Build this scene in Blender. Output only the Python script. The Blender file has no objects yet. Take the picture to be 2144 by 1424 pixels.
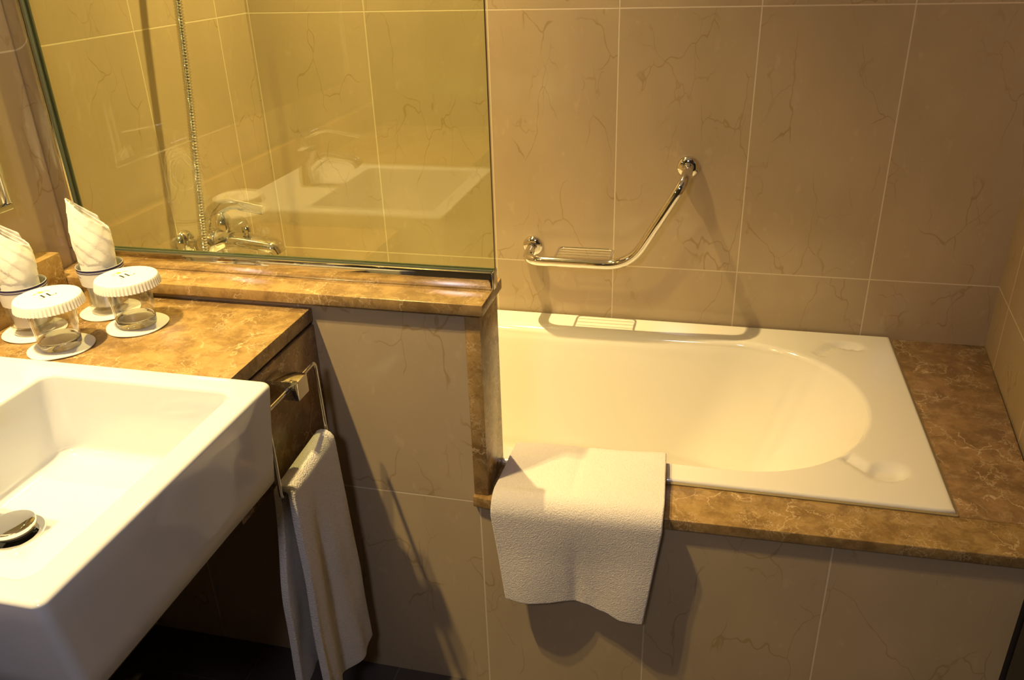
import bpy, bmesh, math, random
from mathutils import Vector, Matrix, noise as mnoise
random.seed(7)
sc = bpy.context.scene
C = sc.collection
PI = math.pi

# ---------------------------------------------------------------- camera, lights, exposure
cd = bpy.data.cameras.new('camera'); cam = bpy.data.objects.new('camera', cd); C.objects.link(cam)
cam.location = (1.1385, -1.9417, 0.8852)
cam.rotation_euler = (1.1211, 0.0291, 0.2368)
cd.sensor_width = 36.0
cd.lens = 1730.29 / 2144 * 36.0
cd.clip_start = 0.02
sc.camera = cam

w = bpy.data.worlds.new('world'); sc.world = w; w.use_nodes = True
w.node_tree.nodes['Background'].inputs[0].default_value = (0.02, 0.018, 0.016, 1)
w.node_tree.nodes['Background'].inputs[1].default_value = 1.0

CEIL = 1.93
def area(name, loc, rot, size, power, col, size_y=None, spread=180):
    l = bpy.data.lights.new(name, 'AREA'); l.energy = power; l.color = col
    l.shape = 'RECTANGLE' if size_y else 'DISK'; l.size = size
    if size_y: l.size_y = size_y
    l.spread = math.radians(spread)
    o = bpy.data.objects.new(name, l); C.objects.link(o); o.location = loc; o.rotation_euler = rot
    return o
WARM = (1.0, 0.73, 0.30)
LAMPS = [((0.38, -0.20), 10.5, 80), ((0.14, -1.35), 7.6, 98), ((0.145, -1.42), 6.8, 98)]
for (lx, ly), p, sp_ in LAMPS:
    area('downlight_light', (lx, ly, CEIL - 0.03), (0, 0, 0), 0.032, p, WARM, spread=sp_)
# lamp added unseen behind the camera to give a cool, flash-like fill
area('added_fill_light', (0.98, -2.40, 1.34), (math.radians(70), 0, math.radians(-2)), 0.20, 4.0, (0.93, 0.88, 1.0))

sc.view_settings.view_transform = 'Standard'
sc.view_settings.look = 'None'
sc.view_settings.gamma = 1.0
sc.view_settings.exposure = 0.6
sc.view_settings.use_curve_mapping = False

# ---------------------------------------------------------------- dimensions (metres)
ZK, ZC, ZF = 0.3735, 0.343, -0.4669       # ledge top, counter top, floor
D, XK, TK, XC, XR = 0.7895, 0.7916, 0.1088, 0.4985, 1.7824
GY = -0.728                                # glass plane
G0 = 0.7743                                # tile joint in the apron
RIM = 0.0092

# ---------------------------------------------------------------- materials
class NT:
    def __init__(s, name):
        s.m = bpy.data.materials.new(name); s.m.use_nodes = True
        s.t = s.m.node_tree; s.n = s.t.nodes; s.b = s.n['Principled BSDF']; s.out = s.n['Material Output']
    def add(s, ty, **kw):
        x = s.n.new(ty)
        for k, v in kw.items(): setattr(x, k, v)
        return x
    def put(s, x, sock):
        if isinstance(x, (int, float)): sock.default_value = x
        elif isinstance(x, (tuple, list)): sock.default_value = x
        else: s.t.links.new(x, sock)
    def m2(s, op, a, b=0.0, c=None, clamp=False):
        x = s.add('ShaderNodeMath', operation=op, use_clamp=clamp)
        s.put(a, x.inputs[0]); s.put(b, x.inputs[1])
        if c is not None: s.put(c, x.inputs[2])
        return x.outputs[0]
    def mix(s, f, a, b):
        x = s.add('ShaderNodeMix', data_type='RGBA')
        s.put(f, x.inputs[0]); s.put(a, x.inputs[6]); s.put(b, x.inputs[7])
        return x.outputs[2]
    def ramp(s, f, lo, hi, a=0.0, b=1.0):
        x = s.add('ShaderNodeMapRange', interpolation_type='SMOOTHSTEP')
        s.put(f, x.inputs[0]); s.put(lo, x.inputs[1]); s.put(hi, x.inputs[2]); s.put(a, x.inputs[3]); s.put(b, x.inputs[4])
        return x.outputs[0]
    def coord(s): return s.add('ShaderNodeTexCoord').outputs['Object']
    def noise(s, v, sc_, det=2.0, rough=0.5, col=False, dist=0.0):
        x = s.add('ShaderNodeTexNoise'); s.put(v, x.inputs['Vector'])
        x.inputs['Scale'].default_value = sc_; x.inputs['Detail'].default_value = det
        x.inputs['Roughness'].default_value = rough; x.inputs['Distortion'].default_value = dist
        return x.outputs['Color' if col else 'Fac']
    def vor(s, v, sc_, feat='DISTANCE_TO_EDGE'):
        x = s.add('ShaderNodeTexVoronoi', feature=feat); s.put(v, x.inputs['Vector']); x.inputs['Scale'].default_value = sc_
        return x.outputs['Distance']
    def vm(s, op, a, b=(0, 0, 0), sc_=None):
        x = s.add('ShaderNodeVectorMath', operation=op); s.put(a, x.inputs[0])
        if op == 'SCALE': s.put(sc_, x.inputs['Scale'])
        else: s.put(b, x.inputs[1])
        return x.outputs[0]
    def bump(s, h, strength, dist):
        x = s.add('ShaderNodeBump'); x.inputs['Strength'].default_value = strength; x.inputs['Distance'].default_value = dist
        s.put(h, x.inputs['Height']); s.put(x.outputs[0], s.b.inputs['Normal'])
    def set(s, **kw):
        for k, v in kw.items(): s.put(v, s.b.inputs[k.replace('_', ' ')])
        return s.m

def rgb(r, g, b): return (r, g, b, 1.0)

def tile_mat(name, ax, u0, du, v0, dv, base=(.46, .355, .225), vein=(.30, .195, .075), grout=(.62, .52, .37),
             rough=0.11, seed=0.0, gw=0.0017, veins=1.0, ax2=2):
    n = NT(name); co = n.coord(); sp = n.add('ShaderNodeSeparateXYZ'); n.put(co, sp.inputs[0])
    u, v = sp.outputs[ax], sp.outputs[ax2]
    fu = n.m2('DIVIDE', n.m2('SUBTRACT', u, u0), du); fv = n.m2('DIVIDE', n.m2('SUBTRACT', v, v0), dv)
    iu, iv = n.m2('FLOOR', fu), n.m2('FLOOR', fv)
    du_ = n.m2('MULTIPLY', n.m2('SUBTRACT', 0.5, n.m2('ABSOLUTE', n.m2('SUBTRACT', n.m2('FRACT', fu), 0.5))), du)
    dv_ = n.m2('MULTIPLY', n.m2('SUBTRACT', 0.5, n.m2('ABSOLUTE', n.m2('SUBTRACT', n.m2('FRACT', fv), 0.5))), dv)
    dmin = n.m2('MINIMUM', du_, dv_)
    g = n.ramp(dmin, gw * 0.6, gw, 1.0, 0.0)
    cid = n.add('ShaderNodeCombineXYZ'); n.put(iu, cid.inputs[0]); n.put(iv, cid.inputs[1]); cid.inputs[2].default_value = seed
    wn = n.add('ShaderNodeTexWhiteNoise'); n.put(cid.outputs[0], wn.inputs['Vector'])
    off = n.vm('SCALE', wn.outputs['Color'], sc_=9.0)
    cu = n.add('ShaderNodeCombineXYZ'); n.put(n.m2('MULTIPLY', u, 1.9), cu.inputs[0]); n.put(v, cu.inputs[1])
    P = n.vm('ADD', cu.outputs[0], off)
    wob = n.vm('SCALE', n.vm('SUBTRACT', n.noise(P, 7.0, 2.5, 0.5, col=True), (.5, .5, .5)), sc_=0.17)
    Pw = n.vm('ADD', P, wob)
    e = n.vor(Pw, 3.4)
    m = n.ramp(n.noise(P, 5.0, 1.0), 0.47, 0.56)
    line = n.m2('MULTIPLY', n.ramp(e, 0.002, 0.0085, 1.0, 0.0), m)
    wob2 = n.vm('SCALE', n.vm('SUBTRACT', n.noise(P, 12.0, 2.5, 0.5, col=True), (.5, .5, .5)), sc_=0.10)
    e2 = n.vor(n.vm('ADD', n.vm('ADD', P, (4.3, 1.7, 0)), wob2), 6.5)
    m2_ = n.ramp(n.noise(n.vm('ADD', P, (7, 3, 0)), 6.0, 1.0), 0.56, 0.64)
    line2 = n.m2('MULTIPLY', n.ramp(e2, 0.004, 0.016, 0.6, 0.0), m2_)
    ln = n.m2('MULTIPLY', n.m2('MAXIMUM', line, line2), 0.55 * veins, clamp=True)
    bl = n.ramp(n.noise(n.vm('ADD', P, (1, 9, 0)), 20.0, 3.0, 0.6), 0.60, 0.74, 0.0, 0.22)
    cl = n.ramp(n.noise(P, 3.0, 3.0), 0.3, 0.7, 0.0, 1.0)
    b2 = tuple(x * 0.90 for x in base); b3 = tuple(min(1, x * 1.28 + .02) for x in base)
    c0 = n.mix(cl, rgb(*base), rgb(*b2))
    c1 = n.mix(bl, c0, rgb(*b3))
    c2 = n.mix(ln, c1, rgb(*vein))
    c3 = n.mix(g, c2, rgb(*grout))
    r = n.ramp(g, 0, 1, rough, 0.6)
    n.bump(n.m2('SUBTRACT', 1.0, g), 0.35, 0.0006)
    return n.set(Base_Color=c3, Roughness=r, IOR=1.5)

def marble_mat(name, base=(.37, .235, .090), dark=(.21, .125, .046), light=(.62, .46, .27), scale=1.7, seed=0.0):
    n = NT(name); co = n.vm('ADD', n.coord(), (seed, seed * 1.7, seed * .3))
    d = n.vm('SCALE', n.vm('SUBTRACT', n.noise(co, 10 * scale, 5.0, .65, col=True), (.5, .5, .5)), sc_=0.07)
    P = n.vm('ADD', co, d)
    cl = n.ramp(n.noise(P, 13 * scale, 6.0, 0.68), 0.36, 0.66)
    c0 = n.mix(cl, rgb(*dark), rgb(*base))
    cloud2 = n.ramp(n.noise(n.vm('ADD', P, (3, 1, 2)), 30 * scale, 6.0, 0.7), 0.50, 0.72, 0, 0.55)
    c1 = n.mix(cloud2, c0, rgb(*[a * .55 + b * .45 for a, b in zip(base, light)]))
    e1 = n.vor(P, 9 * scale); mk = n.ramp(n.noise(co, 7 * scale, 2.0), 0.50, 0.62)
    l1 = n.m2('MULTIPLY', n.ramp(e1, 0.0, 0.022, 1.0, 0.0), mk)
    dd = n.vm('SCALE', n.vm('SUBTRACT', n.noise(co, 28 * scale, 4.0, .6, col=True), (.5, .5, .5)), sc_=0.05)
    e2 = n.vor(n.vm('ADD', co, dd), 26 * scale); mk2 = n.ramp(n.noise(n.vm('ADD', co, (5, 5, 5)), 9 * scale, 2.0), 0.46, 0.62)
    l2 = n.m2('MULTIPLY', n.ramp(e2, 0.0, 0.050, 0.75, 0.0), mk2)
    c2 = n.mix(n.m2('MULTIPLY', n.m2('MAXIMUM', l1, l2), 0.8), c1, rgb(*light))
    return n.set(Base_Color=c2, Roughness=0.26, IOR=1.5)

def plain(name, col, rough=0.5, metal=0.0, ior=1.45, bump=None, coat=0.0):
    n = NT(name)
    if bump:
        sc_, st, di = bump
        h = n.noise(n.coord(), sc_, 3.0, 0.65); n.bump(h, st, di)
    return n.set(Base_Color=rgb(*col), Roughness=rough, Metallic=metal, IOR=ior, Coat_Weight=coat)

M = {}
M['tile_back'] = tile_mat('wall_tile_back', 0, 0.3076, 0.3, 0.1488, 0.5981, seed=1)
M['tile_side'] = tile_mat('wall_tile_left', 1, -0.130, 0.3, 0.1488, 0.5981, seed=2)
M['tile_right'] = tile_mat('wall_tile_right', 1, -0.12, 0.3, 0.1488, 0.5981, seed=3, base=(.46, .35, .21))
M['tile_front'] = tile_mat('wall_tile_apron', 0, G0, 0.3, -0.0168, 0.6, seed=4.2)
M['floor'] = tile_mat('floor_slate', 0, -0.02, 0.3, -0.9, 0.6, base=(.085, .070, .063), vein=(.035, .03, .028), grout=(.13, .12, .115),
                      rough=0.45, seed=9, veins=.5, ax2=1)
M['ceiling'] = plain('ceiling_paint', (.62, .58, .52), 0.8, bump=(60, .1, .001))
M['paint'] = plain('wall_paint', (.12, .105, .09), 0.7, bump=(80, .1, .001))
M['darkwood'] = plain('dark_lacquer', (.012, .010, .010), 0.35, bump=(30, .1, .001))
M['marble'] = marble_mat('emperador_marble')
M['marble_b'] = marble_mat('emperador_marble_panel', base=(.30, .18, .085), dark=(.17, .10, .045), light=(.55, .42, .26), scale=1.35, seed=3.1)
M['porcelain'] = plain('glazed_porcelain', (.65, .66, .69), 0.07, ior=1.52)
M['acrylic'] = plain('white_enamel', (.73, .69, .63), 0.08, ior=1.52)
M['chrome'] = plain('polished_chrome', (.78, .77, .75), 0.045, 1.0)
M['chrome2'] = plain('satin_chrome', (.60, .59, .57), 0.16, 1.0)
M['black'] = plain('black_rubber', (.015, .015, .015), 0.5)
M['seal'] = plain('grey_green_seal', (.07, .08, .05), 0.6)
M['silicone'] = plain('aged_silicone', (.26, .20, .10), 0.4)
M['gap'] = plain('dark_joint', (.055, .050, .050), 0.5)
M['paper'] = plain('white_paper', (.76, .74, .71), 0.75, bump=(120, .05, .0005))
M['navy'] = plain('navy_print', (.03, .025, .10), 0.6)
M['grey_ink'] = plain('grey_print', (.30, .28, .28), 0.6)
M['gold_ink'] = plain('yellow_print', (.80, .42, .03), 0.6)
M['brown_ink'] = plain('dark_print', (.012, .009, .010), 0.6)
M['mirrorm'] = plain('mirror_silver', (.80, .80, .78), 0.01, 1.0)
def fabric(name, col, sc_, st, di):
    n = NT(name); co = n.coord()
    h1 = n.noise(co, sc_, 4.0, 0.75); h2 = n.vor(co, sc_ * 1.3, 'F1')
    h = n.m2('ADD', h1, n.m2('MULTIPLY', h2, 0.6)); n.bump(h, st, di)
    c = n.mix(n.ramp(h1, .3, .7), rgb(*[x * .93 for x in col]), rgb(*col))
    return n.set(Base_Color=c, Roughness=0.95, Sheen_Weight=0.25, Sheen_Roughness=0.5)
M['terry'] = fabric('white_terry', (.84, .79, .74), 330, 1.0, .0024)
M['terry_mat'] = fabric('bath_mat_terry', (.72, .655, .62), 330, .6, .0022)
M['linen'] = fabric('white_napkin_cloth', (.86, .83, .77), 700, .5, .0006)
# window glass: fresnel mirror over a clear tinted pane
def pane(name, tint, reflect=1.0):
    n = NT(name); n.n.remove(n.b)
    geo = n.add('ShaderNodeNewGeometry'); ior = n.add('ShaderNodeMix'); n.put(geo.outputs['Backfacing'], ior.inputs[0])
    ior.inputs[2].default_value = 1.52; ior.inputs[3].default_value = 1 / 1.52
    fr = n.add('ShaderNodeFresnel'); n.put(ior.outputs[0], fr.inputs[0])
    tr = n.add('ShaderNodeBsdfTransparent'); tr.inputs[0].default_value = rgb(*tint)
    gl = n.add('ShaderNodeBsdfGlossy'); gl.inputs['Roughness'].default_value = 0.0; gl.inputs[0].default_value = rgb(1, 1, 1)
    mx = n.add('ShaderNodeMixShader'); n.put(n.m2('MULTIPLY', fr.outputs[0], reflect, clamp=True), mx.inputs[0]); n.put(tr.outputs[0], mx.inputs[1]); n.put(gl.outputs[0], mx.inputs[2])
    n.put(mx.outputs[0], n.out.inputs[0]); return n.m
M['pane'] = pane('tinted_clear_glass', (.955, .985, .83), 1.3)
M['thin_glass'] = pane('thin_tumbler_glass', (.95, .95, .94), 1.7)
M['pane_edge'] = plain('glass_cut_edge', (.035, .055, .035), 0.15)
def real_glass(name):
    n = NT(name)
    return n.set(Base_Color=rgb(.98, .98, .97), Roughness=0.0, IOR=1.46, Transmission_Weight=1.0)
M['glass'] = real_glass('tumbler_glass')
def bulb(name, col, st):
    n = NT(name); n.b.inputs['Emission Color'].default_value = rgb(*col); n.b.inputs['Emission Strength'].default_value = st
    return n.m
M['bulb'] = bulb('lit_bulb', (1.0, .74, .36), 60)

# ---------------------------------------------------------------- mesh helpers
def obj(name, bm, mat, parent=None, smooth=False, ang=None, mats=None):
    me = bpy.data.meshes.new(name)
    bmesh.ops.recalc_face_normals(bm, faces=bm.faces[:])
    bm.to_mesh(me); bm.free()
    o = bpy.data.objects.new(name, me); C.objects.link(o)
    for m_ in (mats or [mat]): me.materials.append(M[m_] if isinstance(m_, str) else m_)
    if smooth:
        for p in me.polygons: p.use_smooth = True
        if ang: me.set_sharp_from_angle(angle=math.radians(ang))
    if parent: o.parent = parent
    return o
def tag(o, label, cat, group=None):
    o['label'] = label; o['category'] = cat
    if group: o['group'] = group
    return o
def thing(name, label, cat, loc=(0, 0, 0), rz=0, group=None):
    o = bpy.data.objects.new(name, None); C.objects.link(o); o.location = loc; o.rotation_euler = (0, 0, rz)
    o.empty_display_size = .05
    return tag(o, label, cat, group)
def struct(name, bm, mat, **k):
    o = obj(name, bm, mat, **k); o['kind'] = 'structure'; return o

def box(bm, a, b, bev=0.0, seg=2, mi=0):
    a, b = Vector(a), Vector(b)
    r = bmesh.ops.create_cube(bm, size=1.0)
    vs = r['verts']
    for v in vs: v.co = Vector(((a[i] + b[i]) / 2 + v.co[i] * (b[i] - a[i]) for i in range(3)))
    fs = set(f for v in vs for f in v.link_faces)
    for f in fs: f.material_index = mi
    if bev:
        es = list(set(e for v in vs for e in v.link_edges))
        bmesh.ops.bevel(bm, geom=es, offset=bev, segments=seg, affect='EDGES', profile=0.5)
def prism(bm, poly, z0, z1, bev=0.0, mi=0):
    lo = [bm.verts.new((x, y, z0)) for x, y in poly]; hi = [bm.verts.new((x, y, z1)) for x, y in poly]
    n = len(poly); fs = [bm.faces.new(lo[::-1]), bm.faces.new(hi)]
    for i in range(n): fs.append(bm.faces.new((lo[i], lo[(i + 1) % n], hi[(i + 1) % n], hi[i])))
    for f in fs: f.material_index = mi
    if bev:
        es = list(set(e for f in fs for e in f.edges))
        bmesh.ops.bevel(bm, geom=es, offset=bev, segments=2, affect='EDGES', profile=.5)
def bridge(bm, loops, close=True, mi=0, cyc=False):
    fs = []
    n = len(loops[0])
    L = loops + ([loops[0]] if cyc else [])
    for A, B in zip(L, L[1:]):
        for i in range(n if close else n - 1):
            j = (i + 1) % n
            f = bm.faces.new((A[i], A[j], B[j], B[i])); f.material_index = mi; fs.append(f)
    return fs
def lathe(bm, prof, seg=48, mi=0, at=(0, 0, 0), capb=False, capt=False):
    loops = []
    for r, z in prof:
        loops.append([bm.verts.new((at[0] + r * math.cos(2 * PI * i / seg), at[1] + r * math.sin(2 * PI * i / seg), at[2] + z)) for i in range(seg)])
    bridge(bm, loops, mi=mi)
    if capb: bm.faces.new(loops[0][::-1]).material_index = mi
    if capt: bm.faces.new(loops[-1]).material_index = mi
    return loops
def frames(pts):
    pts = [Vector(p) for p in pts]; T = []
    for i in range(len(pts)):
        a = pts[max(0, i - 1)]; b = pts[min(len(pts) - 1, i + 1)]; T.append((b - a).normalized())
    up = Vector((0, 0, 1)) if abs(T[0].z) < .9 else Vector((0, 1, 0))
    N = [(up - T[0] * up.dot(T[0])).normalized()]
    for i in range(1, len(pts)):
        v = N[-1] - T[i] * N[-1].dot(T[i]); N.append(v.normalized())
    return pts, T, N
def tube(bm, pts, r, seg=16, mi=0, cyc=False, ell=None):
    pts, T, N = frames(pts); loops = []
    for k, (p, t, n) in enumerate(zip(pts, T, N)):
        b = t.cross(n); rr = r(k / (len(pts) - 1)) if callable(r) else r
        e = ell(k / (len(pts) - 1)) if ell else 1.0
        loops.append([bm.verts.new(p + n * (rr * math.sin(2 * PI * i / seg)) + b * (rr * e * math.cos(2 * PI * i / seg))) for i in range(seg)])
    bridge(bm, loops, mi=mi, cyc=cyc)
    if not cyc:
        bm.faces.new(loops[0][::-1]).material_index = mi; bm.faces.new(loops[-1]).material_index = mi
def fillet(pts, rad, n=8):
    pts = [Vector(p) for p in pts]; out = [pts[0]]
    for i in range(1, len(pts) - 1):
        a, b, c = pts[i - 1], pts[i], pts[i + 1]
        u, v = (a - b).normalized(), (c - b).normalized()
        r = rad[i - 1] if isinstance(rad, (list, tuple)) else rad
        r = min(r, (a - b).length * .49, (c - b).length * .49)
        p0, p1 = b + u * r, b + v * r
        for k in range(n + 1):
            t = k / n; out.append(p0 * (1 - t) ** 2 + b * 2 * t * (1 - t) + p1 * t * t)
    out.append(pts[-1]); return out
def rrect(x0, x1, y0, y1, r, n=6):
    pts = []
    for cx, cy, a0 in ((x1 - r, y1 - r, 0), (x0 + r, y1 - r, 90), (x0 + r, y0 + r, 180), (x1 - r, y0 + r, 270)):
        for k in range(n + 1):
            a = math.radians(a0 + 90 * k / n); pts.append((cx + r * math.cos(a), cy + r * math.sin(a)))
    return pts
def ring_of(bm, pts2, z): return [bm.verts.new((x, y, z)) for x, y in pts2]
def smin(a, b): return a if a < b else b
def lerp(a, b, t): return a + (b - a) * t
def sst(a, b, x):
    t = max(0, min(1, (x - a) / (b - a))); return t * t * (3 - 2 * t)

# ---------------------------------------------------------------- the room
YB = -2.75            # wall behind the camera
def simple(name, a, b, mat, bev=0): bm = bmesh.new(); box(bm, a, b, bev); return struct(name, bm, mat)
simple('floor', (-.1, YB - .1, ZF - .05), (2.1, .1, ZF), 'floor')
simple('ceiling', (-.1, YB - .1, CEIL), (2.1, .1, CEIL + .05), 'ceiling')
simple('wall_back', (-.1, 0, ZF), (2.1, .08, CEIL), 'tile_back')
simple('wall_left', (-.08, YB, ZF), (0, 0, CEIL), 'tile_side')
bm = bmesh.new(); prism(bm, [(XR, 0), (XR + .25, 0), (XR + .25, -D), (XR - .1111 * D * .9, -D)], ZF, CEIL)
struct('wall_right', bm, 'tile_right')
simple('wall_entry', (-.1, YB - .08, ZF), (2.1, YB, CEIL), 'paint')
simple('wall_side', (1.93, YB, ZF), (2.03, -D - .06, CEIL), 'paint')
# dark door jamb at the end of the bath
bm = bmesh.new(); box(bm, (1.672, -.86, ZF), (1.93, -.79, -.055), .002)
box(bm, (1.90, -2.0, ZF), (1.93, -.86, CEIL), .002)
struct('trim_1', bm, 'darkwood')

# tiled bath front (below the marble) and the half-height wall
def yfront(x): return -D + (0 if x <= XK else .022 * (x - XK))
bm = bmesh.new()
prism(bm, [(0, -D), (XK, -D), (1.672, yfront(1.672)), (1.672, yfront(1.672) + .05), (XK, -D + .05), (0, -D + .05)], ZF, -.0205)
struct('wall_bath_front', bm, 'tile_front')
simple('wall_low', (0, -D, -.0205), (XK - .026, -D + TK, ZK - .0197), 'tile_front')
bm = bmesh.new(); box(bm, (XK - .026, -D - .001, -.0005), (XK, -D + TK, ZK - .0197), .0015)
tag(obj('marble_end_cap', bm, 'marble', smooth=True, ang=30), 'upright brown marble strip capping the free end of the half-height tiled wall', 'marble trim')
bm = bmesh.new(); box(bm, (0, -.8035, ZK - .0197), (XK + .009, -.681, ZK), .0018)
tag(obj('marble_ledge', bm, 'marble', smooth=True, ang=30), 'long brown marble ledge on the half-height wall under the glass screen', 'ledge')
# deck slabs
XT = 1.5765
bm = bmesh.new()
prism(bm, [(XK - .027, -.799), (XK + .002, -.802), (1.69, -.7815), (1.7015, -.693), (XK - .027, -.693)], -.0205, 0, .0015)
tag(obj('marble_slab', bm, 'marble', smooth=True, ang=30), 'long narrow brown marble slab along the front edge of the bathtub', 'marble slab')
bm = bmesh.new(); prism(bm, [(XT, -.0005), (XR - .0005, -.0005), (XR - .1 * .6925 - .006, -.6925), (XT, -.6925)], -.0205, -.0002, .0012)
tag(obj('marble_slab', bm, 'marble_b', smooth=True, ang=30), 'wide brown marble slab between the tub end and the right tiled wall', 'marble slab')

# ---------------------------------------------------------------- bathtub
tub = thing('bathtub', 'built-in white bathtub with rounded head end behind the half-height wall', 'bathtub', (.79, -.35, 0))
def contour(a, t):
    """point of the well outline for angle a; t=0 at the rim, 1 at the bottom"""
    cx, cy = 0.80, -0.367
    x1 = lerp(1.474, 1.22, t ** 1.15); x0 = lerp(.07, .15, t)
    ax = (x1 - cx) if math.cos(a) > 0 else (cx - x0)
    by = lerp(.268, .19, t ** .8)
    c, s = math.cos(a), math.sin(a); e = lerp(2.0 / 3.6, 2 / 3.2, t) if c > 0 else 2.0 / 7
    # on the head side the end is nearly a half circle
    if c > 0:
        L = ax - by * 1.0
        # stadium: direction through (c,s)
        k = 1e9
        if abs(s) > 1e-6:
            k = by / abs(s)
            if c * k > L: k = None
        else: k = None
        if k is None:
            # ellipse cap centred at (L,0) radius by
            rr = by
            b_ = -2 * c * L; cc = L * L - rr * rr
            k = (-b_ + math.sqrt(max(0, b_ * b_ - 4 * cc))) / 2
        return cx + c * k, cy + s * k
    q = (abs(c) / ax) ** 7 + (abs(s) / by) ** 7
    k = q ** (-1 / 7)
    return cx + c * k, cy + s * k
def dents(x, y):
    z = 0
    for (cx, cy, sx, sy, an, nx, ny) in ((1.470, -.073, .040, .018, math.radians(-8), 1.405, -.125), (1.478, -.592, .040, .028, math.radians(8), 1.405, -.545)):
        dx, dy = x - cx, y - cy
        u = dx * math.cos(an) + dy * math.sin(an); v = -dx * math.sin(an) + dy * math.cos(an)
        q = math.sqrt((u / sx) ** 2 + (v / sy) ** 2)
        z = min(z, -.0125 * (1 - sst(.45, 1.12, q)))
        # channel to the well
        ax_, ay_ = cx - .03, cy; bx, by = nx, ny
        t = max(0, min(1, ((x - ax_) * (bx - ax_) + (y - ay_) * (by - ay_)) / ((bx - ax_) ** 2 + (by - ay_) ** 2)))
        d = math.hypot(x - ax_ - t * (bx - ax_), y - ay_ - t * (by - ay_))
        z = min(z, -.0085 * (1 - sst(.002, .014, d)))
    return z
N = 360; LRa = lambda a: .010 + .020 * max(0, math.sin(a)) ** .8
angs = []
# spread the samples evenly along the outline
raw = [2 * PI * i / 3000 for i in range(3000)]
pr = [contour(a, 0) for a in raw]; acc = [0]
for i in range(1, 3000): acc.append(acc[-1] + math.dist(pr[i], pr[i - 1]))
tot = acc[-1] + math.dist(pr[-1], pr[0]); j = 0
for i in range(N):
    s_ = tot * i / N
    while j < 2999 and acc[j + 1] < s_: j += 1
    angs.append(raw[j])
X0, X1, Y0, Y1 = 0.004, 1.572, -.690, -.0055
def outer(a):
    cx, cy = .80, -.367; px, py = contour(a, 0)
    c, s = math.cos(a), math.sin(a); k = 1e9
    if c > 1e-9: k = min(k, (X1 - cx) / c)
    if c < -1e-9: k = min(k, (X0 - cx) / c)
    if s > 1e-9: k = min(k, (Y1 - cy) / s)
    if s < -1e-9: k = min(k, (Y0 - cy) / s)
    return cx + c * k, cy + s * k
out = [outer(a) for a in angs]
# snap nearest samples to the four corners
for qx in (X0, X1):
    for qy in (Y0, Y1):
        i = min(range(N), key=lambda k: math.dist(out[k], (qx, qy))); out[i] = (qx, qy)
bm = bmesh.new(); loops = []
def inset_outer(d):
    return [(min(max(x, X0 + d), X1 - d), min(max(y, Y0 + d), Y1 - d)) for x, y in out]
loops.append([bm.verts.new((x, y, -.012)) for x, y in out])
loops.append([bm.verts.new((x, y, RIM - .005)) for x, y in out])
loops.append([bm.verts.new((x, y, RIM - .0015)) for x, y in inset_outer(.0015)])
loops.append([bm.verts.new((x, y, RIM)) for x, y in inset_outer(.005)])
ins = inset_outer(.005); K = 44
inn = [contour(a, 0) for a in angs]
cxy = (.80, -.367)
for k in range(1, K + 1):
    t = k / K
    L_ = []
    for (ox, oy), (ix, iy), a in zip(ins, inn, angs):
        d = math.hypot(ix - cxy[0], iy - cxy[1]); ex = ix + math.cos(a) * LRa(a); ey = iy + math.sin(a) * LRa(a)
        x, y = lerp(ox, ex, t), lerp(oy, ey, t)
        L_.append(bm.verts.new((x, y, RIM + dents(x, y) * (1 - sst(.97, 1, t)) - .001 * t)))
    loops.append(L_)
for k in range(1, 13):           # rounded lip into the well
    th = k / 12 * math.radians(80)
    L_ = []
    for (ix, iy), a in zip(inn, angs):
        R_ = LRa(a); g = R_ - R_ * math.sin(th); zz = RIM - .001 - R_ * .8 * (1 - math.cos(th))
        x, y = ix + math.cos(a) * g, iy + math.sin(a) * g
        dd = dents(x, y) * (1 - k / 12)
        L_.append(bm.verts.new((x, y, zz + dd)))
    loops.append(L_)
zl = lambda a: RIM - .001 - LRa(a) * .8 * (1 - math.cos(math.radians(80)))
DEP = -.375
for k in range(1, 41):
    t = k / 40
    L_ = [bm.verts.new((*contour(a, t * .80), lerp(zl(a), DEP + .09, t))) for a in angs]
    loops.append(L_)
last = [contour(a, .80) for a in angs]
for k in range(1, 15):
    th = k / 14 * PI / 2
    L_ = []
    for (x, y), a in zip(last, angs):
        fx, fy = x - cxy[0], y - cxy[1]; d = math.hypot(fx, fy); g = .09 * math.sin(0) + .10 * (1 - math.cos(th))
        s = (d - g) / d; L_.append(bm.verts.new((cxy[0] + fx * s, cxy[1] + fy * s, DEP + .09 - .09 * math.sin(th))))
    loops.append(L_)
lst = loops[-1]
for k in range(1, 6):
    loops.append([bm.verts.new((lerp(v.co.x, cxy[0], k / 6), lerp(v.co.y, cxy[1], k / 6), DEP - .004 * k / 6)) for v in lst])
bridge(bm, loops); bm.faces.new(loops[-1])
bmesh.ops.translate(bm, verts=bm.verts[:], vec=(-.79, .35, 0))
o = obj('tub_shell', bm, 'acrylic', tub, True)
bm = bmesh.new()                # silicone joint round the rim
ol = rrect(X0, X1 + .0045, Y0 - .0045, Y1, .004, 3); il = rrect(X0 + .002, X1 - .0025, Y0 + .0025, Y1 - .002, .003, 3)
A = ring_of(bm, ol, .0006); B = ring_of(bm, ol, .0022); Cc = ring_of(bm, il, .0042); bridge(bm, [A, B, Cc])
bmesh.ops.translate(bm, verts=bm.verts[:], vec=(-.79, .35, 0))
obj('sealant', bm, 'silicone', tub)
bm = bmesh.new(); lathe(bm, [(.001, .004), (.024, .004), (.030, .001), (.030, -.003)], 32); obj('tub_drain', bm, 'chrome', tub, True, 40).location = (-.35, -.015, -.376)

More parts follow.
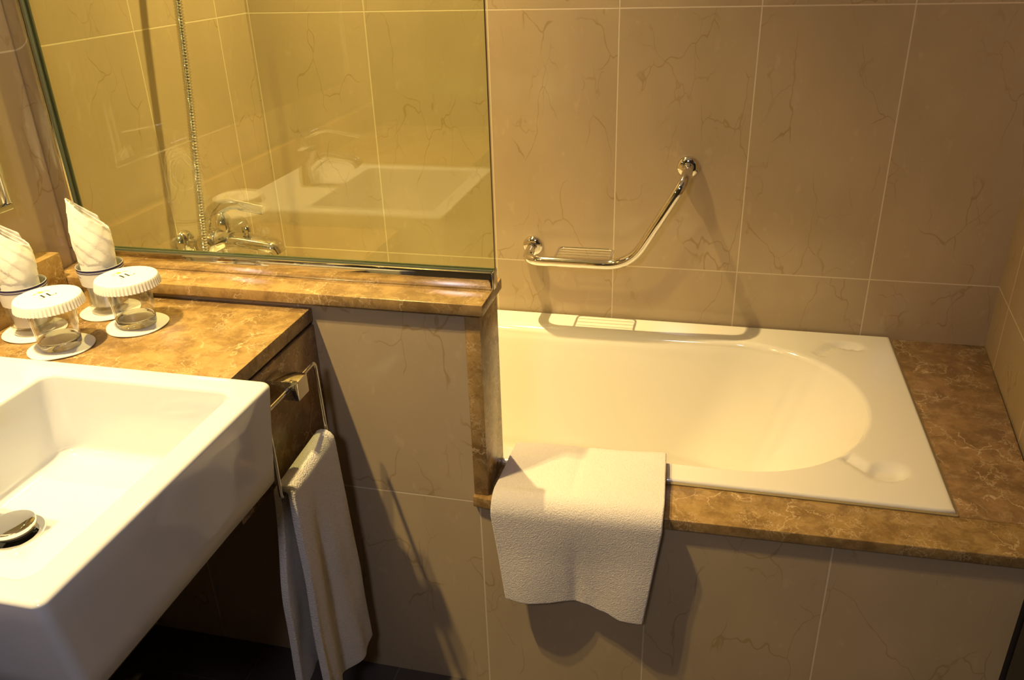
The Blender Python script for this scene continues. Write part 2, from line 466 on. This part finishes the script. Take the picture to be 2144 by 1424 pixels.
# ---------------------------------------------------------------- vanity counter
BX0, BX1, BY0, BY1 = .085, .593, -1.508, -1.090
BZ0, BZ1 = .2258, .373
YE = -2.15
bm = bmesh.new()
cut = [(0, -D + .0005), (XC, -D + .0005), (XC, BY1 + .004), (BX0 - .004, BY1 + .004), (BX0 - .004, BY0 - .004), (XC, BY0 - .004), (XC, YE), (0, YE)]
prism(bm, cut, ZC - .024, ZC, .0012)
van = thing('vanity_counter', 'brown marble vanity counter with front panel, under the drinking glasses beside the white basin', 'countertop')
obj('marble_top', bm, 'marble', van, True, 30)
for ya, yb_ in ((BY1 + .006, -D - .0005), (YE, BY0 - .006)):
    bm = bmesh.new(); box(bm, (XC - .020, ya, .1165), (XC, yb_, ZC - .031), .0012); obj('apron_panel', bm, 'marble_b', van, True, 30)
    bm = bmesh.new(); box(bm, (XC - .022, ya, ZC - .0345), (XC - .006, yb_, ZC - .024)); obj('joint_strip', bm, 'gap', van)
bm = bmesh.new(); box(bm, (0, YE, ZC + .0002), (.038, -.8045, ZC + .077), .0015)
tag(obj('backsplash', bm, 'marble', smooth=True, ang=30), 'low brown marble upstand along the left wall behind the vanity counter', 'backsplash')

# ---------------------------------------------------------------- basin
bs = thing('washbasin', 'square white porcelain basin projecting over the front of the marble counter', 'sink', (.34, -1.30, BZ0))
bm = bmesh.new()
def rr(x0, x1, y0, y1, r): return rrect(x0, x1, y0, y1, r, 6)
L = []
def lv(ins, z, r, tap=0.0): L.append(ring_of(bm, rr(BX0 + ins + tap, BX1 - ins - tap * .3, BY0 + ins + tap, BY1 - ins - tap, r), z))
lv(.010, BZ0, .010, .020); lv(.003, BZ0 + .002, .010, .020); lv(0, BZ0 + .007, .011, .0195)
for k in range(1, 5): lv(0, lerp(BZ0 + .007, BZ1 - .006, k / 5), .012, .0195 * (1 - k / 5))
for k in range(0, 6):
    th = k / 5 * PI / 2; lv(.006 * (1 - math.cos(th)), BZ1 - .006 + .006 * math.sin(th), .012)
PX0, PX1, PY0, PY1 = .272, .5555, -1.480, -1.1265
def pv(ins, z, r, rx=0): L.append(ring_of(bm, rr(PX0 + ins, PX1 - ins - rx, PY0 + ins, PY1 - ins, r), z))
for k in range(0, 6):
    th = k / 5 * PI / 2; pv(-.006 + .006 * math.sin(th), BZ1 - .006 * (1 - math.cos(th)), .018)
PZ = .252
for k in range(1, 6): pv(.006 * k / 5, lerp(BZ1 - .006, PZ + .016, k / 5), .018 + .003 * k, .010 * k / 5)
for k in range(1, 7):
    th = k / 6 * PI / 2; pv(.006 + .016 * (1 - math.cos(th)), PZ + .016 * (1 - math.sin(th)), .030, .010)
DX, DY = .338, -1.301
n_ = len(L[0]); lst = L[-1]
for t in (.35, .7, 1.0):
    ring = []
    for v in lst:
        a = math.atan2(v.co.y - DY, v.co.x - DX); q = Vector((DX + .030 * math.cos(a), DY + .030 * math.sin(a), PZ - .003))
        ring.append(bm.verts.new(v.co.lerp(q, t)))
    L.append(ring)
L.append([bm.verts.new((DX + (v.co.x - DX) * .7, DY + (v.co.y - DY) * .7, PZ - .012)) for v in L[-1]])
bridge(bm, L); bm.faces.new(L[0][::-1]); bm.faces.new(L[-1])
bmesh.ops.translate(bm, verts=bm.verts[:], vec=(-.34, 1.30, -BZ0))
obj('basin_bowl', bm, 'porcelain', bs, True, 50)
bm = bmesh.new(); lathe(bm, [(.018, -.006), (.022, .0005), (.033, .0012), (.0345, -.001), (.0345, -.003)], 48)
dr = obj('drain_flange', bm, 'chrome', bs, True, 50); dr.location = (DX - .34, DY + 1.30, PZ - BZ0 - .001)
bm = bmesh.new(); lathe(bm, [(.006, -.012), (.008, .003), (.022, .005), (.0265, .0055), (.0275, .0085), (.0268, .0125), (.024, .0138), (.012, .0150), (.001, .0153)], 48, capt=True)
pg = obj('drain_plug', bm, 'chrome', bs, True, 50); pg.location = (DX - .34 - .002, DY + 1.30, PZ - BZ0 - .001)
bm = bmesh.new(); lathe(bm, [(.001, -.008), (.021, -.008), (.021, -.0075), (.001, -.0075)], 32)
obj('drain_well', bm, 'black', bs).location = (DX - .34, DY + 1.30, PZ - BZ0 + .002)

# basin mixer (seen reflected in the glass)
fc = thing('basin_faucet', 'chrome single-lever mixer tap standing on the back of the white basin', 'faucet', (.195, -1.30, BZ1))
bm = bmesh.new(); tube(bm, [(0, 0, .0), (.0, 0, .006), (.004, 0, .05), (.010, 0, .085)], lambda t: .026 - .004 * t, 24, ell=lambda t: 1.0)
obj('faucet_body', bm, 'chrome', fc, True, 50)
bm = bmesh.new(); P_ = fillet([(.005, 0, .035), (.04, 0, .072), (.115, 0, .062), (.128, 0, .046)], [.04, .015], 8)
tube(bm, P_, lambda t: .0155 - .004 * t, 20, ell=lambda t: 1.25); obj('faucet_spout', bm, 'chrome', fc, True, 60)
bm = bmesh.new(); lathe(bm, [(.001, .085), (.022, .085), (.023, .095), (.020, .112), (.010, .122), (.001, .124)], 24); obj('faucet_cap', bm, 'chrome', fc, True)
bm = bmesh.new(); P_ = fillet([(.0, 0, .112), (.05, 0, .134), (.145, 0, .118)], [.05], 8)
tube(bm, P_, lambda t: .0075 - .003 * t, 16, ell=lambda t: 1.9); obj('faucet_lever', bm, 'chrome', fc, True, 60)

# ---------------------------------------------------------------- glass screen
gs = thing('glass_screen', 'tall clear glass bath screen in a chrome channel on the marble ledge', 'glass screen', (.4, GY, ZK))
def loc_box(a, b, bev=0.0, par=gs, name='x', mat='chrome', off=(.4, GY, ZK), smooth=True):
    bm = bmesh.new(); box(bm, [a[i] - off[i] for i in range(3)], [b[i] - off[i] for i in range(3)], bev)
    return obj(name, bm, mat, par, smooth, 30)
ZG = 1.72
bm = bmesh.new(); box(bm, (.018 - .4, -.004, .018), (.803 - .4, .004, ZG - ZK))
o = obj('glass_pane', bm, None, gs, mats=['pane', 'pane_edge'])
for p in o.data.polygons:
    if abs(p.normal.y) < .5: p.material_index = 1
loc_box((.0, -.7405, ZK), (.800, -.7155, ZK + .030), .003, name='bottom_channel')
loc_box((.0, -.7405, ZK + .0302), (.033, -.7155, ZG), .003, name='wall_channel')
bm = bmesh.new(); box(bm, (.0335 - .4, -.0062, .0300), (.800 - .4, -.0040, .0322)); box(bm, (.0332 - .4, -.0062, .0322), (.0370 - .4, -.0040, ZG - ZK))
box(bm, (.0335 - .4, .0040, .0300), (.800 - .4, .0062, .0322)); box(bm, (.0332 - .4, .0040, .0322), (.0370 - .4, .0062, ZG - ZK))
obj('gasket', bm, 'seal', gs)
loc_box((.8002, -.7405, ZK + .0002), (.8032, -.7155, ZK + .031), .001, name='end_cap', mat='chrome2')

# ---------------------------------------------------------------- grab bar with soap rack
gb = thing('grab_bar', 'angled chrome grab bar with wire soap rack on the back tiled wall', 'grab bar', (.85, 0, .17))
OF = Vector((.85, 0, .17)); yb = -.098
a0, a1 = Vector((.705, 0, .190)), Vector((1.0765, 0, .402))
path = fillet([a0, (.704, yb, .1865), (.958, yb, .1865), (1.0775, yb, .400), a1], [.045, .060, .050], 14)
bm = bmesh.new(); tube(bm, [p - OF for p in path], .0122, 20); obj('bar', bm, 'chrome', gb, True, 60)
for a in (a0, a1):
    bm = bmesh.new(); lathe(bm, [(.0260, .0003), (.0265, .004), (.024, .009), (.019, .0125), (.0130, .0135), (.0120, .02)], 36)
    bmesh.ops.rotate(bm, verts=bm.verts[:], cent=(0, 0, 0), matrix=Matrix.Rotation(PI / 2, 3, 'X'))
    o = obj('wall_flange', bm, 'chrome', gb, True, 60); o.location = a - OF
bm = bmesh.new()
zr, xa, xb_, yr = .1995, .778, .912, -.030
fr = fillet([(xa, yb, zr - .004), (xa, yb + .015, zr - .002), (xa, yr, zr), (xb_, yr, zr), (xb_, yb + .015, zr - .002), (xb_, yb, zr - .004)], [.004, .012, .012, .004], 6)
tube(bm, [Vector(p) - OF for p in fr], .0026, 10)
for k in range(3):
    y_ = yr - .015 - k * .017; tube(bm, [Vector((xa, y_, zr - .0015)) - OF, Vector((xb_, y_, zr - .0015)) - OF], .0011, 8)
obj('soap_rack', bm, 'chrome', gb, True, 60)

# ---------------------------------------------------------------- bath mixer, hose, hand shower
mx = thing('bath_mixer', 'chrome wall-mounted bath mixer tap behind the glass screen', 'faucet', (0, -.345, .30))
for s in (-1, 1):
    bm = bmesh.new(); lathe(bm, [(.031, .0004), (.031, .003), (.028, .010), (.020, .017), (.012, .020), (.011, .045)], 32)
    bmesh.ops.rotate(bm, verts=bm.verts[:], cent=(0, 0, 0), matrix=Matrix.Rotation(PI / 2, 3, 'Y'))
    o = obj('wall_rose', bm, 'chrome', mx, True, 60); o.location = (0, s * .068, .0)
bm = bmesh.new(); tube(bm, [(.053, -.084, 0), (.053, -.081, 0), (.053, -.06, -.002), (.056, 0, -.002), (.053, .06, -.002), (.053, .081, 0), (.053, .084, 0)], lambda t: .016 + .010 * math.sin(PI * t), 24)
obj('mixer_body', bm, 'chrome', mx, True, 60)
bm = bmesh.new(); tube(bm, fillet([(.055, 0, -.010), (.10, 0, -.010), (.185, 0, -.020), (.192, 0, -.036)], [.03, .010], 8), lambda t: .017 - .004 * t, 20, ell=lambda t: 1.9 - .1 * t)
obj('mixer_spout', bm, 'chrome', mx, True, 60)
bm = bmesh.new(); lathe(bm, [(.001, .010), (.024, .010), (.025, .025), (.020, .042), (.012, .052), (.001, .054)], 28); obj('mixer_cap', bm, 'chrome', mx, True, 60).location = (.058, 0, 0)
bm = bmesh.new(); tube(bm, fillet([(.034, 0, .010), (.034, 0, .050), (.080, 0, .076), (.168, 0, .062)], [.025, .035], 8), lambda t: .0115 - .0055 * t, 16, ell=lambda t: 1.9)
obj('mixer_lever', bm, 'chrome', mx, True, 60)
bm = bmesh.new(); lathe(bm, [(.006, 0), (.006, .012), (.010, .014), (.010, .026), (.007, .029), (.001, .030)], 20); obj('diverter_knob', bm, 'chrome', mx, True, 50).location = (.118, 0, -.004)

HX = .075
def hose_path():
    pts = [Vector(p) for p in [(.052, -.345, .266), (.053, -.347, .225), (.060, -.375, .195), (.070, -.425, .200), (HX, -.454, .265), (HX, -.436, .40), (HX, -.400, .62), (HX, -.377, .80), (HX, -.350, 1.0), (.077, -.305, 1.22), (.078, -.30, 1.357)]]
    out_ = []
    for i in range(len(pts) - 1):
        p0, p1, p2, p3 = pts[max(0, i - 1)], pts[i], pts[i + 1], pts[min(len(pts) - 1, i + 2)]
        nseg = max(2, int((p2 - p1).length / .0012))
        for k in range(nseg):
            t = k / nseg
            out_.append(.5 * ((2 * p1) + (-p0 + p2) * t + (2 * p0 - 5 * p1 + 4 * p2 - p3) * t * t + (-p0 + 3 * p1 - 3 * p2 + p3) * t ** 3))
    out_.append(pts[-1]); return out_
hp = hose_path(); cum = [0]
for a, b in zip(hp, hp[1:]): cum.append(cum[-1] + (b - a).length)
bm = bmesh.new(); nh = len(hp) - 1
tube(bm, hp, lambda t: 0.0082 + .0014 * math.cos(2 * PI * cum[min(nh, int(round(t * nh)))] / .0058), 12)
tag(obj('shower_hose', bm, 'chrome', smooth=True), 'ribbed chrome shower hose hanging down the left wall behind the glass', 'shower hose')
hs = thing('hand_shower', 'chrome hand shower in a wall bracket above the bath mixer', 'hand shower', (.075, -.30, 1.36))
bm = bmesh.new(); tube(bm, [(0, 0, 0), (.004, 0, .05), (.02, 0, .16), (.03, 0, .20)], lambda t: .010 + .004 * t, 16); obj('handle', bm, 'chrome', hs, True, 60)
bm = bmesh.new(); lathe(bm, [(.001, -.012), (.038, -.012), (.042, -.006), (.040, .004), (.018, .016), (.001, .018)], 28)
bmesh.ops.rotate(bm, verts=bm.verts[:], cent=(0, 0, 0), matrix=Matrix.Rotation(-math.radians(55), 3, 'Y')); obj('spray_head', bm, 'chrome', hs, True, 60).location = (.048, 0, .215)
bm = bmesh.new(); tube(bm, [(-.0745, 0, .06), (-.01, 0, .06)], .014, 16); lathe(bm, [(.019, .035), (.021, .045), (.021, .08), (.019, .09)], 20); obj('bracket', bm, 'chrome', hs, True, 50)

# ---------------------------------------------------------------- mirror on the left wall
mr = thing('wall_mirror', 'framed mirror on the left wall above the marble upstand', 'mirror', (0, -1.40, .515))
y0, y1, z0, z1 = -1.95 + 1.40, -.861 + 1.40, 0, .95
bm = bmesh.new(); box(bm, (.0005, y0 + .004, z0 + .004), (.024, y1 - .004, z1 - .004)); obj('mirror_glass', bm, 'mirrorm', mr)
bm = bmesh.new()
for a, b in (((.0004, y0, z0), (.030, y1, z0 + .010)), ((.0004, y0, z1 - .010), (.030, y1, z1)), ((.0004, y0, z0 + .010), (.030, y0 + .010, z1 - .010)), ((.0004, y1 - .010, z0 + .010), (.030, y1, z1 - .010))): box(bm, a, b, .002)
obj('mirror_frame', bm, 'chrome2', mr, True, 30)

# ---------------------------------------------------------------- ceiling lamps
names = ['above the bathtub', 'over the vanity nearer the bath', 'over the vanity nearer the door']
for ((lx, ly), p, _), nm in zip(LAMPS, names):
    t_ = thing('downlight', 'small recessed round downlight ' + nm, 'ceiling lamp', (lx, ly, CEIL), group='recessed downlights')
    bm = bmesh.new(); lathe(bm, [(.030, -.001), (.030, -.008), (.036, -.010), (.045, -.006), (.046, -.0003)], 32); obj('trim_ring', bm, 'chrome2', t_, True, 50)
    bm = bmesh.new(); lathe(bm, [(.001, -.004), (.018, -.004), (.018, -.001), (.001, -.001)], 24); obj('bulb', bm, 'bulb', t_)

# ---------------------------------------------------------------- coasters, tumblers
def coaster_obj(loc, label, rz=0):
    bm = bmesh.new(); segs = 64; prof = [(.001, .0002), (.0455, .0002), (.0478, .0010), (.0478, .0022), (.0470, .0027), (.001, .0027)]
    loops = []
    for r, z in prof:
        L_ = []
        for i in range(segs):
            a = 2 * PI * i / segs; rr_ = r * (1 + .012 * math.cos(3 * a + rz))
            up = .0012 * math.sin(a * 2 + rz * 3) ** 2 * (r / .048) ** 4
            L_.append(bm.verts.new((rr_ * math.cos(a), rr_ * math.sin(a), z + up)))
        loops.append(L_)
    bridge(bm, loops); bm.faces.new(loops[0][::-1]); bm.faces.new(loops[-1])
    o = obj('coaster', bm, 'paper', smooth=True, ang=40); o.location = loc; o.rotation_euler[2] = rz
    return tag(o, label, 'coaster', 'round paper coasters on the counter')
S1, S2, S3, S4 = (.183, -1.000), (.250, -.907), (.097, -.957), (.165, -.861)
coaster_obj((*S1, ZC), 'white round coaster next to the basin, under the nearer lidded glass', .3)
coaster_obj((*S2, ZC), 'white round coaster under the right-hand lidded glass, nearest the counter edge', 1.2)
coaster_obj((*S3, ZC), 'white round coaster under the left-hand glass holding a rolled napkin', 2.0)
coaster_obj((*S4, ZC), 'white round coaster under the napkin glass beside the half-height wall', 2.9)
ZT = ZC + .0042
def tumbler(parent, h=.078, r0=.0305, r1=.0350, foot=0):
    bm = bmesh.new()
    # thin wall
    prof = []
    for k in range(0, 11): prof.append((lerp(r0, r1, k / 10), lerp(.0140, h - .001, k / 10)))
    prof += [(r1 - .0005, h - .0002), (r1 - .0012, h), (r1 - .0018, h - .0006)]
    for k in range(0, 11): prof.append((lerp(r1 - .0021, r0 - .0021, k / 10), lerp(h - .002, .0140, k / 10)))
    L_ = lathe(bm, prof, 64, mi=1); bridge(bm, [L_[-1], L_[0]], mi=1)
    # heavy solid foot
    q = .0002
    prof = [(.001, 0), (r0 - .004, 0), (r0 - .0012, .0012), (r0 - .0002, .004), (r0, .0138), (r0 - .0021, .0138), (r0 - .004, .0124), (r0 - .009, .0112), (.001, .0108)]
    L_ = lathe(bm, prof, 64, mi=foot); bm.faces.new(L_[0][::-1]).material_index = foot; bm.faces.new(L_[-1]).material_index = foot
    return obj('tumbler_glass', bm, None, parent, True, 60, mats=['glass', 'thin_glass'])
def lidded(loc, label, rz):
    t = thing('lidded_tumbler', label, 'glass', (*loc, ZT), rz, 'clear tumblers with white paper lids')
    tumbler(t)
    bm = bmesh.new(); seg = 216; r0, r1 = .0470, .0492; zt, zb = .0815, .0665
    def rg(r, z, am): return [bm.verts.new(((r + 1.7 * am * (1 if i % 4 < 2 else -1)) * math.cos(2 * PI * i / seg), (r + 1.7 * am * (1 if i % 4 < 2 else -1)) * math.sin(2 * PI * i / seg), z)) for i in range(seg)]
    Ls = [rg(.001, zt, 0), rg(.040, zt, 0), rg(r0 - .0022, zt, 0), rg(r0 - .0006, zt - .0007, 0), rg(r0, zt - .002, .0001), rg(lerp(r0, r1, .3), zt - .005, .00035), rg(r1, zb, .0005), rg(r1 - .0008, zb, .0005), rg(r0 - .0012, zt - .004, .0001), rg(.038, zt - .0012, 0), rg(.001, zt - .0012, 0)]
    bridge(bm, Ls); bm.faces.new(Ls[0]); bm.faces.new(Ls[-1])
    lid = obj('paper_lid', bm, 'paper', t, True, 40)
    lid['label'] = 'white pleated paper lid with dark lettering and a yellow emblem'
    # printed monogram and small emblem
    bm = bmesh.new(); z = zt + .00015
    def bar(x0, y0_, x1, y1_, wd):
        d = Vector((x1 - x0, y1_ - y0_)); nn = Vector((-d.y, d.x)).normalized() * wd / 2
        f = [bm.verts.new((x0 + nn.x, y0_ + nn.y, z)), bm.verts.new((x1 + nn.x, y1_ + nn.y, z)), bm.verts.new((x1 - nn.x, y1_ - nn.y, z)), bm.verts.new((x0 - nn.x, y0_ - nn.y, z))]
        r_ = bmesh.ops.extrude_face_region(bm, geom=[bm.faces.new(f)]); bmesh.ops.translate(bm, verts=[v for v in r_['geom'] if isinstance(v, bmesh.types.BMVert)], vec=(0, 0, .0002))
    # two upright strokes on a thin foot line with turned-up ends
    bar(-.0048, -.0040, -.0048, .0105, .0027); bar(.0038, -.0040, .0038, .0105, .0027)
    bar(-.0125, -.0048, -.0050, -.0035, .0008); bar(.0040, -.0035, .0130, -.0035, .0008); bar(.0126, -.0035, .0134, .0010, .0010)
    obj('monogram', bm, 'brown_ink', lid)
    bm = bmesh.new(); n_ = 10
    vs = [bm.verts.new(((.0052 if k % 2 == 0 else .0026) * math.cos(PI / 2 + k * PI / 5) * 1.1, .0225 + (.0052 if k % 2 == 0 else .0026) * math.sin(PI / 2 + k * PI / 5), z)) for k in range(n_)]
    r_ = bmesh.ops.extrude_face_region(bm, geom=[bm.faces.new(vs)]); bmesh.ops.translate(bm, verts=[v for v in r_['geom'] if isinstance(v, bmesh.types.BMVert)], vec=(0, 0, .0002))
    bar(-.0125, .0185, -.0065, .0225, .0014); bar(.0065, .0225, .0125, .0185, .0014)
    obj('emblem', bm, 'gold_ink', lid)
    return t
lidded(S1, 'clear glass tumbler with white paper lid, closest to the basin rim', math.radians(65))
lidded(S2, 'clear glass tumbler with white paper lid, right-hand one nearest the counter edge', math.radians(65))

def napkin_glass(loc, label, rz, hmax):
    t = thing('napkin_tumbler', label, 'glass', (*loc, ZT), rz, 'tumblers with rolled napkins')
    tumbler(t, foot=1)
    # paper band round the top
    bm = bmesh.new(); lathe(bm, [(.0333, .050), (.0362, .0805), (.0357, .0805), (.0328, .050)], 64); 
    # close the ring
    bmesh.ops.bridge_loops(bm, edges=[e for e in bm.edges if len(e.link_faces) == 1])
    bd = obj('paper_band', bm, 'paper', t, True, 40)
    def rad(z): return lerp(.0333, .0362, (z - .050) / .0305)
    for za, zb_ in ((.0768, .0800), (.0735, .0749)):
        bm = bmesh.new(); lathe(bm, [(rad(za) + .00005, za), (rad(za) + .0003, za), (rad(zb_) + .0003, zb_), (rad(zb_) + .00005, zb_)], 64); obj('navy_stripe', bm, 'navy', bd, True, 40)
    # small faint print under the stripes (illegible scribble)
    bm = bmesh.new(); random.seed(3)
    for k in range(9):
        a0_ = math.radians(196 + k * 4.0); z = .0665
        for q in range(2):
            a = a0_ + math.radians(1.6 * q); tube(bm, [((rad(z) + .0002) * math.cos(a), (rad(z) + .0002) * math.sin(a), z), ((rad(z) + .0003) * math.cos(a + .01), (rad(z) + .0003) * math.sin(a + .01), z + random.choice([.0012, .0020]))], .0002, 5)
    obj('small_print', bm, 'grey_ink', bd)
    # rolled napkin: spiral sheet, pointed top
    bm = bmesh.new(); na, nz = 190, 70; TA = 2 * PI * 3.0; th0 = math.radians(203)
    grid = []
    for i in range(na + 1):
        u = i / na; th = u * TA; ang_ = th0 - 2 * PI * .36 + th
        rel = (ang_ - th0 + PI) % (2 * PI) - PI
        col_ = []
        wrap = th / (2 * PI)
        top = lerp(.143, hmax, (0.5 + .5 * math.cos(rel)) ** .95) - .0055 * wrap
        for k in range(nz + 1):
            v = k / nz; z = lerp(.0125, top, v)
            R0 = lerp(.0258, .0300, sst(.0, .085, z)) if z < .085 else lerp(.0300, .0318, sst(.085, .125, z))
            R0 *= 1 - .34 * sst(.120, hmax + .01, z)
            r = R0 - .0042 * wrap
            if z > .088:            # crossing diagonal folds on the visible outside
                c1 = (z - .088) + .030 * rel; c2 = (z - .088) - .030 * (rel - .6)
                r += .0011 * (1 - ((c1 / .026) % 1.0)) + .0007 * (1 - ((c2 / .034) % 1.0))
            r += .0008 * mnoise.noise(Vector((th * 1.5, z * 30, loc[0] * 10)))
            lean = .003 * sst(.10, hmax, z)
            col_.append(bm.verts.new((r * math.cos(ang_) + lean * math.cos(th0), r * math.sin(ang_) + lean * math.sin(th0), z)))
        grid.append(col_)
    for i in range(na):
        for k in range(nz): bm.faces.new((grid[i][k], grid[i + 1][k], grid[i + 1][k + 1], grid[i][k + 1]))
    nk = obj('rolled_napkin', bm, 'linen', t, True)
    md = nk.modifiers.new('thick', 'SOLIDIFY'); md.thickness = .0011; md.offset = -1
    nk['label'] = 'white cloth napkin rolled to a point'
    return t
napkin_glass(S3, 'glass with blue-striped paper band and rolled white napkin, at the left picture edge', math.radians(20), .188)
napkin_glass(S4, 'glass with blue-striped paper band and rolled white napkin, beside the half-height wall', math.radians(20), .196)

# ---------------------------------------------------------------- towel ring and hand towel
tr = thing('towel_ring', 'square chrome towel ring on the marble vanity front beside the basin', 'towel ring', (XC, -.945, .28))
O2 = Vector((XC, -.945, .28))
bm = bmesh.new(); box(bm, (.0004, -.016, -.016), (.052, .018, .016), .0012); obj('mount_block', bm, 'chrome', tr, True, 30)
XB = .535
ring = [(XB, -.945, .283), (XB, -.872, .286), (XB, -.866, .142), (XB, -1.030, .130), (XB, -1.030, .283), (XB, -.9451, .283)]
rp = fillet([ring[0], ring[1], ring[2], ring[3], ring[4], ring[5]], .012, 8)
bm = bmesh.new(); tube(bm, [Vector(p) - O2 for p in rp], .0034, 12); obj('ring', bm, 'chrome', tr, True, 60)

def sheet_obj(name, f, nu, nv, thick, mat, label, cat, off=0):
    bm = bmesh.new(); g = [[bm.verts.new(f(i / nu, k / nv)) for k in range(nv + 1)] for i in range(nu + 1)]
    for i in range(nu):
        for k in range(nv): bm.faces.new((g[i][k], g[i + 1][k], g[i + 1][k + 1], g[i][k + 1]))
    me = bpy.data.meshes.new(name); bm.to_mesh(me); bm.free()
    o = bpy.data.objects.new(name, me); C.objects.link(o); me.materials.append(M[mat])
    for p in me.polygons: p.use_smooth = True
    md = o.modifiers.new('thick', 'SOLIDIFY'); md.thickness = thick; md.offset = off
    bv = o.modifiers.new('bev', 'BEVEL'); bv.width = thick * .42; bv.segments = 4; bv.limit_method = 'ANGLE'; bv.angle_limit = math.radians(60)
    if label: tag(o, label, cat)
    return o
# hand towel over the lower bar of the ring
zbar = .1365
def hand(u, v):
    # u along the length (front hem -> over the bar -> back hem), v across (0 far from camera, 1 near)
    R = .0125
    Lf, Lb = .462, .385
    s = u * (Lf + Lb + PI * R)
    ybar = lerp(-.873, -1.022, v); zb_ = lerp(.1425, .131, v)
    if s < Lf: d = Lf - s; side = 1
    elif s > Lf + PI * R: d = s - Lf - PI * R; side = -1
    else: d = None
    if d is None:
        th = (s - Lf) / R; x = XB + R * math.cos(th); z = zb_ + R * math.sin(th) ; y = ybar
        return (x, y, z)
    q = d / .42; nz_ = .0025 * mnoise.noise(Vector((v * 5, d * 9, side))) * sst(0, .3, q)
    if side == 1:
        x = XB + R + .006 * q + (.008 * math.sin(v * 2 * PI * 1.15 + .6) + .0035 * math.sin(v * 2 * PI * 2.7 + 2 * q)) * sst(0, .5, q) * sst(-.1, .35, v) * (1 + .3 * q) + nz_
        y = lerp(-.873, -1.022, v) + lerp(.020, -.020, v) * q
        z = zb_ - d * lerp(1.0, .965, v)
    else:
        x = XB - R - .003 * q + nz_ + .005 * math.sin(v * 2 * PI * .9 + 1.5) * sst(0, .6, q)
        y = lerp(-.873, -1.022, v) + lerp(.014, -.030, v) * sst(0, .5, q) + lerp(.0, -.008, v) * q
        z = zb_ - d
    return (x, y, z + .0)
ht = sheet_obj('hand_towel', hand, 150, 60, .0125, 'terry', 'white hand towel hanging folded over the towel ring beside the basin', 'towel')
# bath mat folded over the tub edge
def mat_f(u, v):
    # u: 0 at the back edge on the rim -> front hem ; v: 0 left -> 1 right
    Lt = .160; R = .030; Ld = lerp(.190, .203, v) + .0
    Ld = [ .186, .187, .186, .185, .188, .196, .204, .205][min(7, int(v * 7.999))]
    vv = v * 7; i = int(min(6, vv)); tt = vv - i; H = [.186, .189, .186, .182, .184, .192, .203, .204]; Ld = lerp(H[i], H[i + 1], tt * tt * (3 - 2 * tt))
    s = u * (Lt + R * PI / 2 + Ld)
    yb_ = lerp(-.650, -.634, v); ye = -.790 + lerp(-.004, .004, v)
    zt_ = .0235
    if s < Lt:
        q = s / Lt; y = lerp(yb_, ye, q); z = zt_ - .004 * sst(.35, .6, q) + .0015 * math.sin(v * 7 + q * 3)
        if q < .12: z -= .006 * (1 - q / .12) ** 2
        sp = q * .3; cr = -.0016 * math.exp(-((v - .46) / .03) ** 2)
        x = lerp(lerp(.8125, .8045, q), lerp(1.0905, 1.0985, q), v); return (x, y, z + cr)
    zc_ = zt_ - .004 - R
    if s < Lt + R * PI / 2:
        th = (s - Lt) / R; y = ye - R * math.sin(th); z = zc_ + R * math.cos(th)
        x = lerp(.8045, 1.0985, v); return (x, y - .000, z)
    d = s - Lt - R * PI / 2; q = d / .2
    wv = (.007 * math.sin(v * PI * 2.6 + .3) - .004 * math.exp(-((v - .50) / .05) ** 2)) * sst(0, .9, q)
    y = ye - R + .004 * sst(0, .5, q) - wv
    z = zc_ - d
    x = lerp(lerp(.8045, .8275, q), lerp(1.0985, 1.074, q), v)
    return (x, y, z)
sheet_obj('bath_mat', mat_f, 110, 80, .0155, 'terry_mat', 'thick white folded bath mat draped over the front edge of the bathtub', 'bath mat')
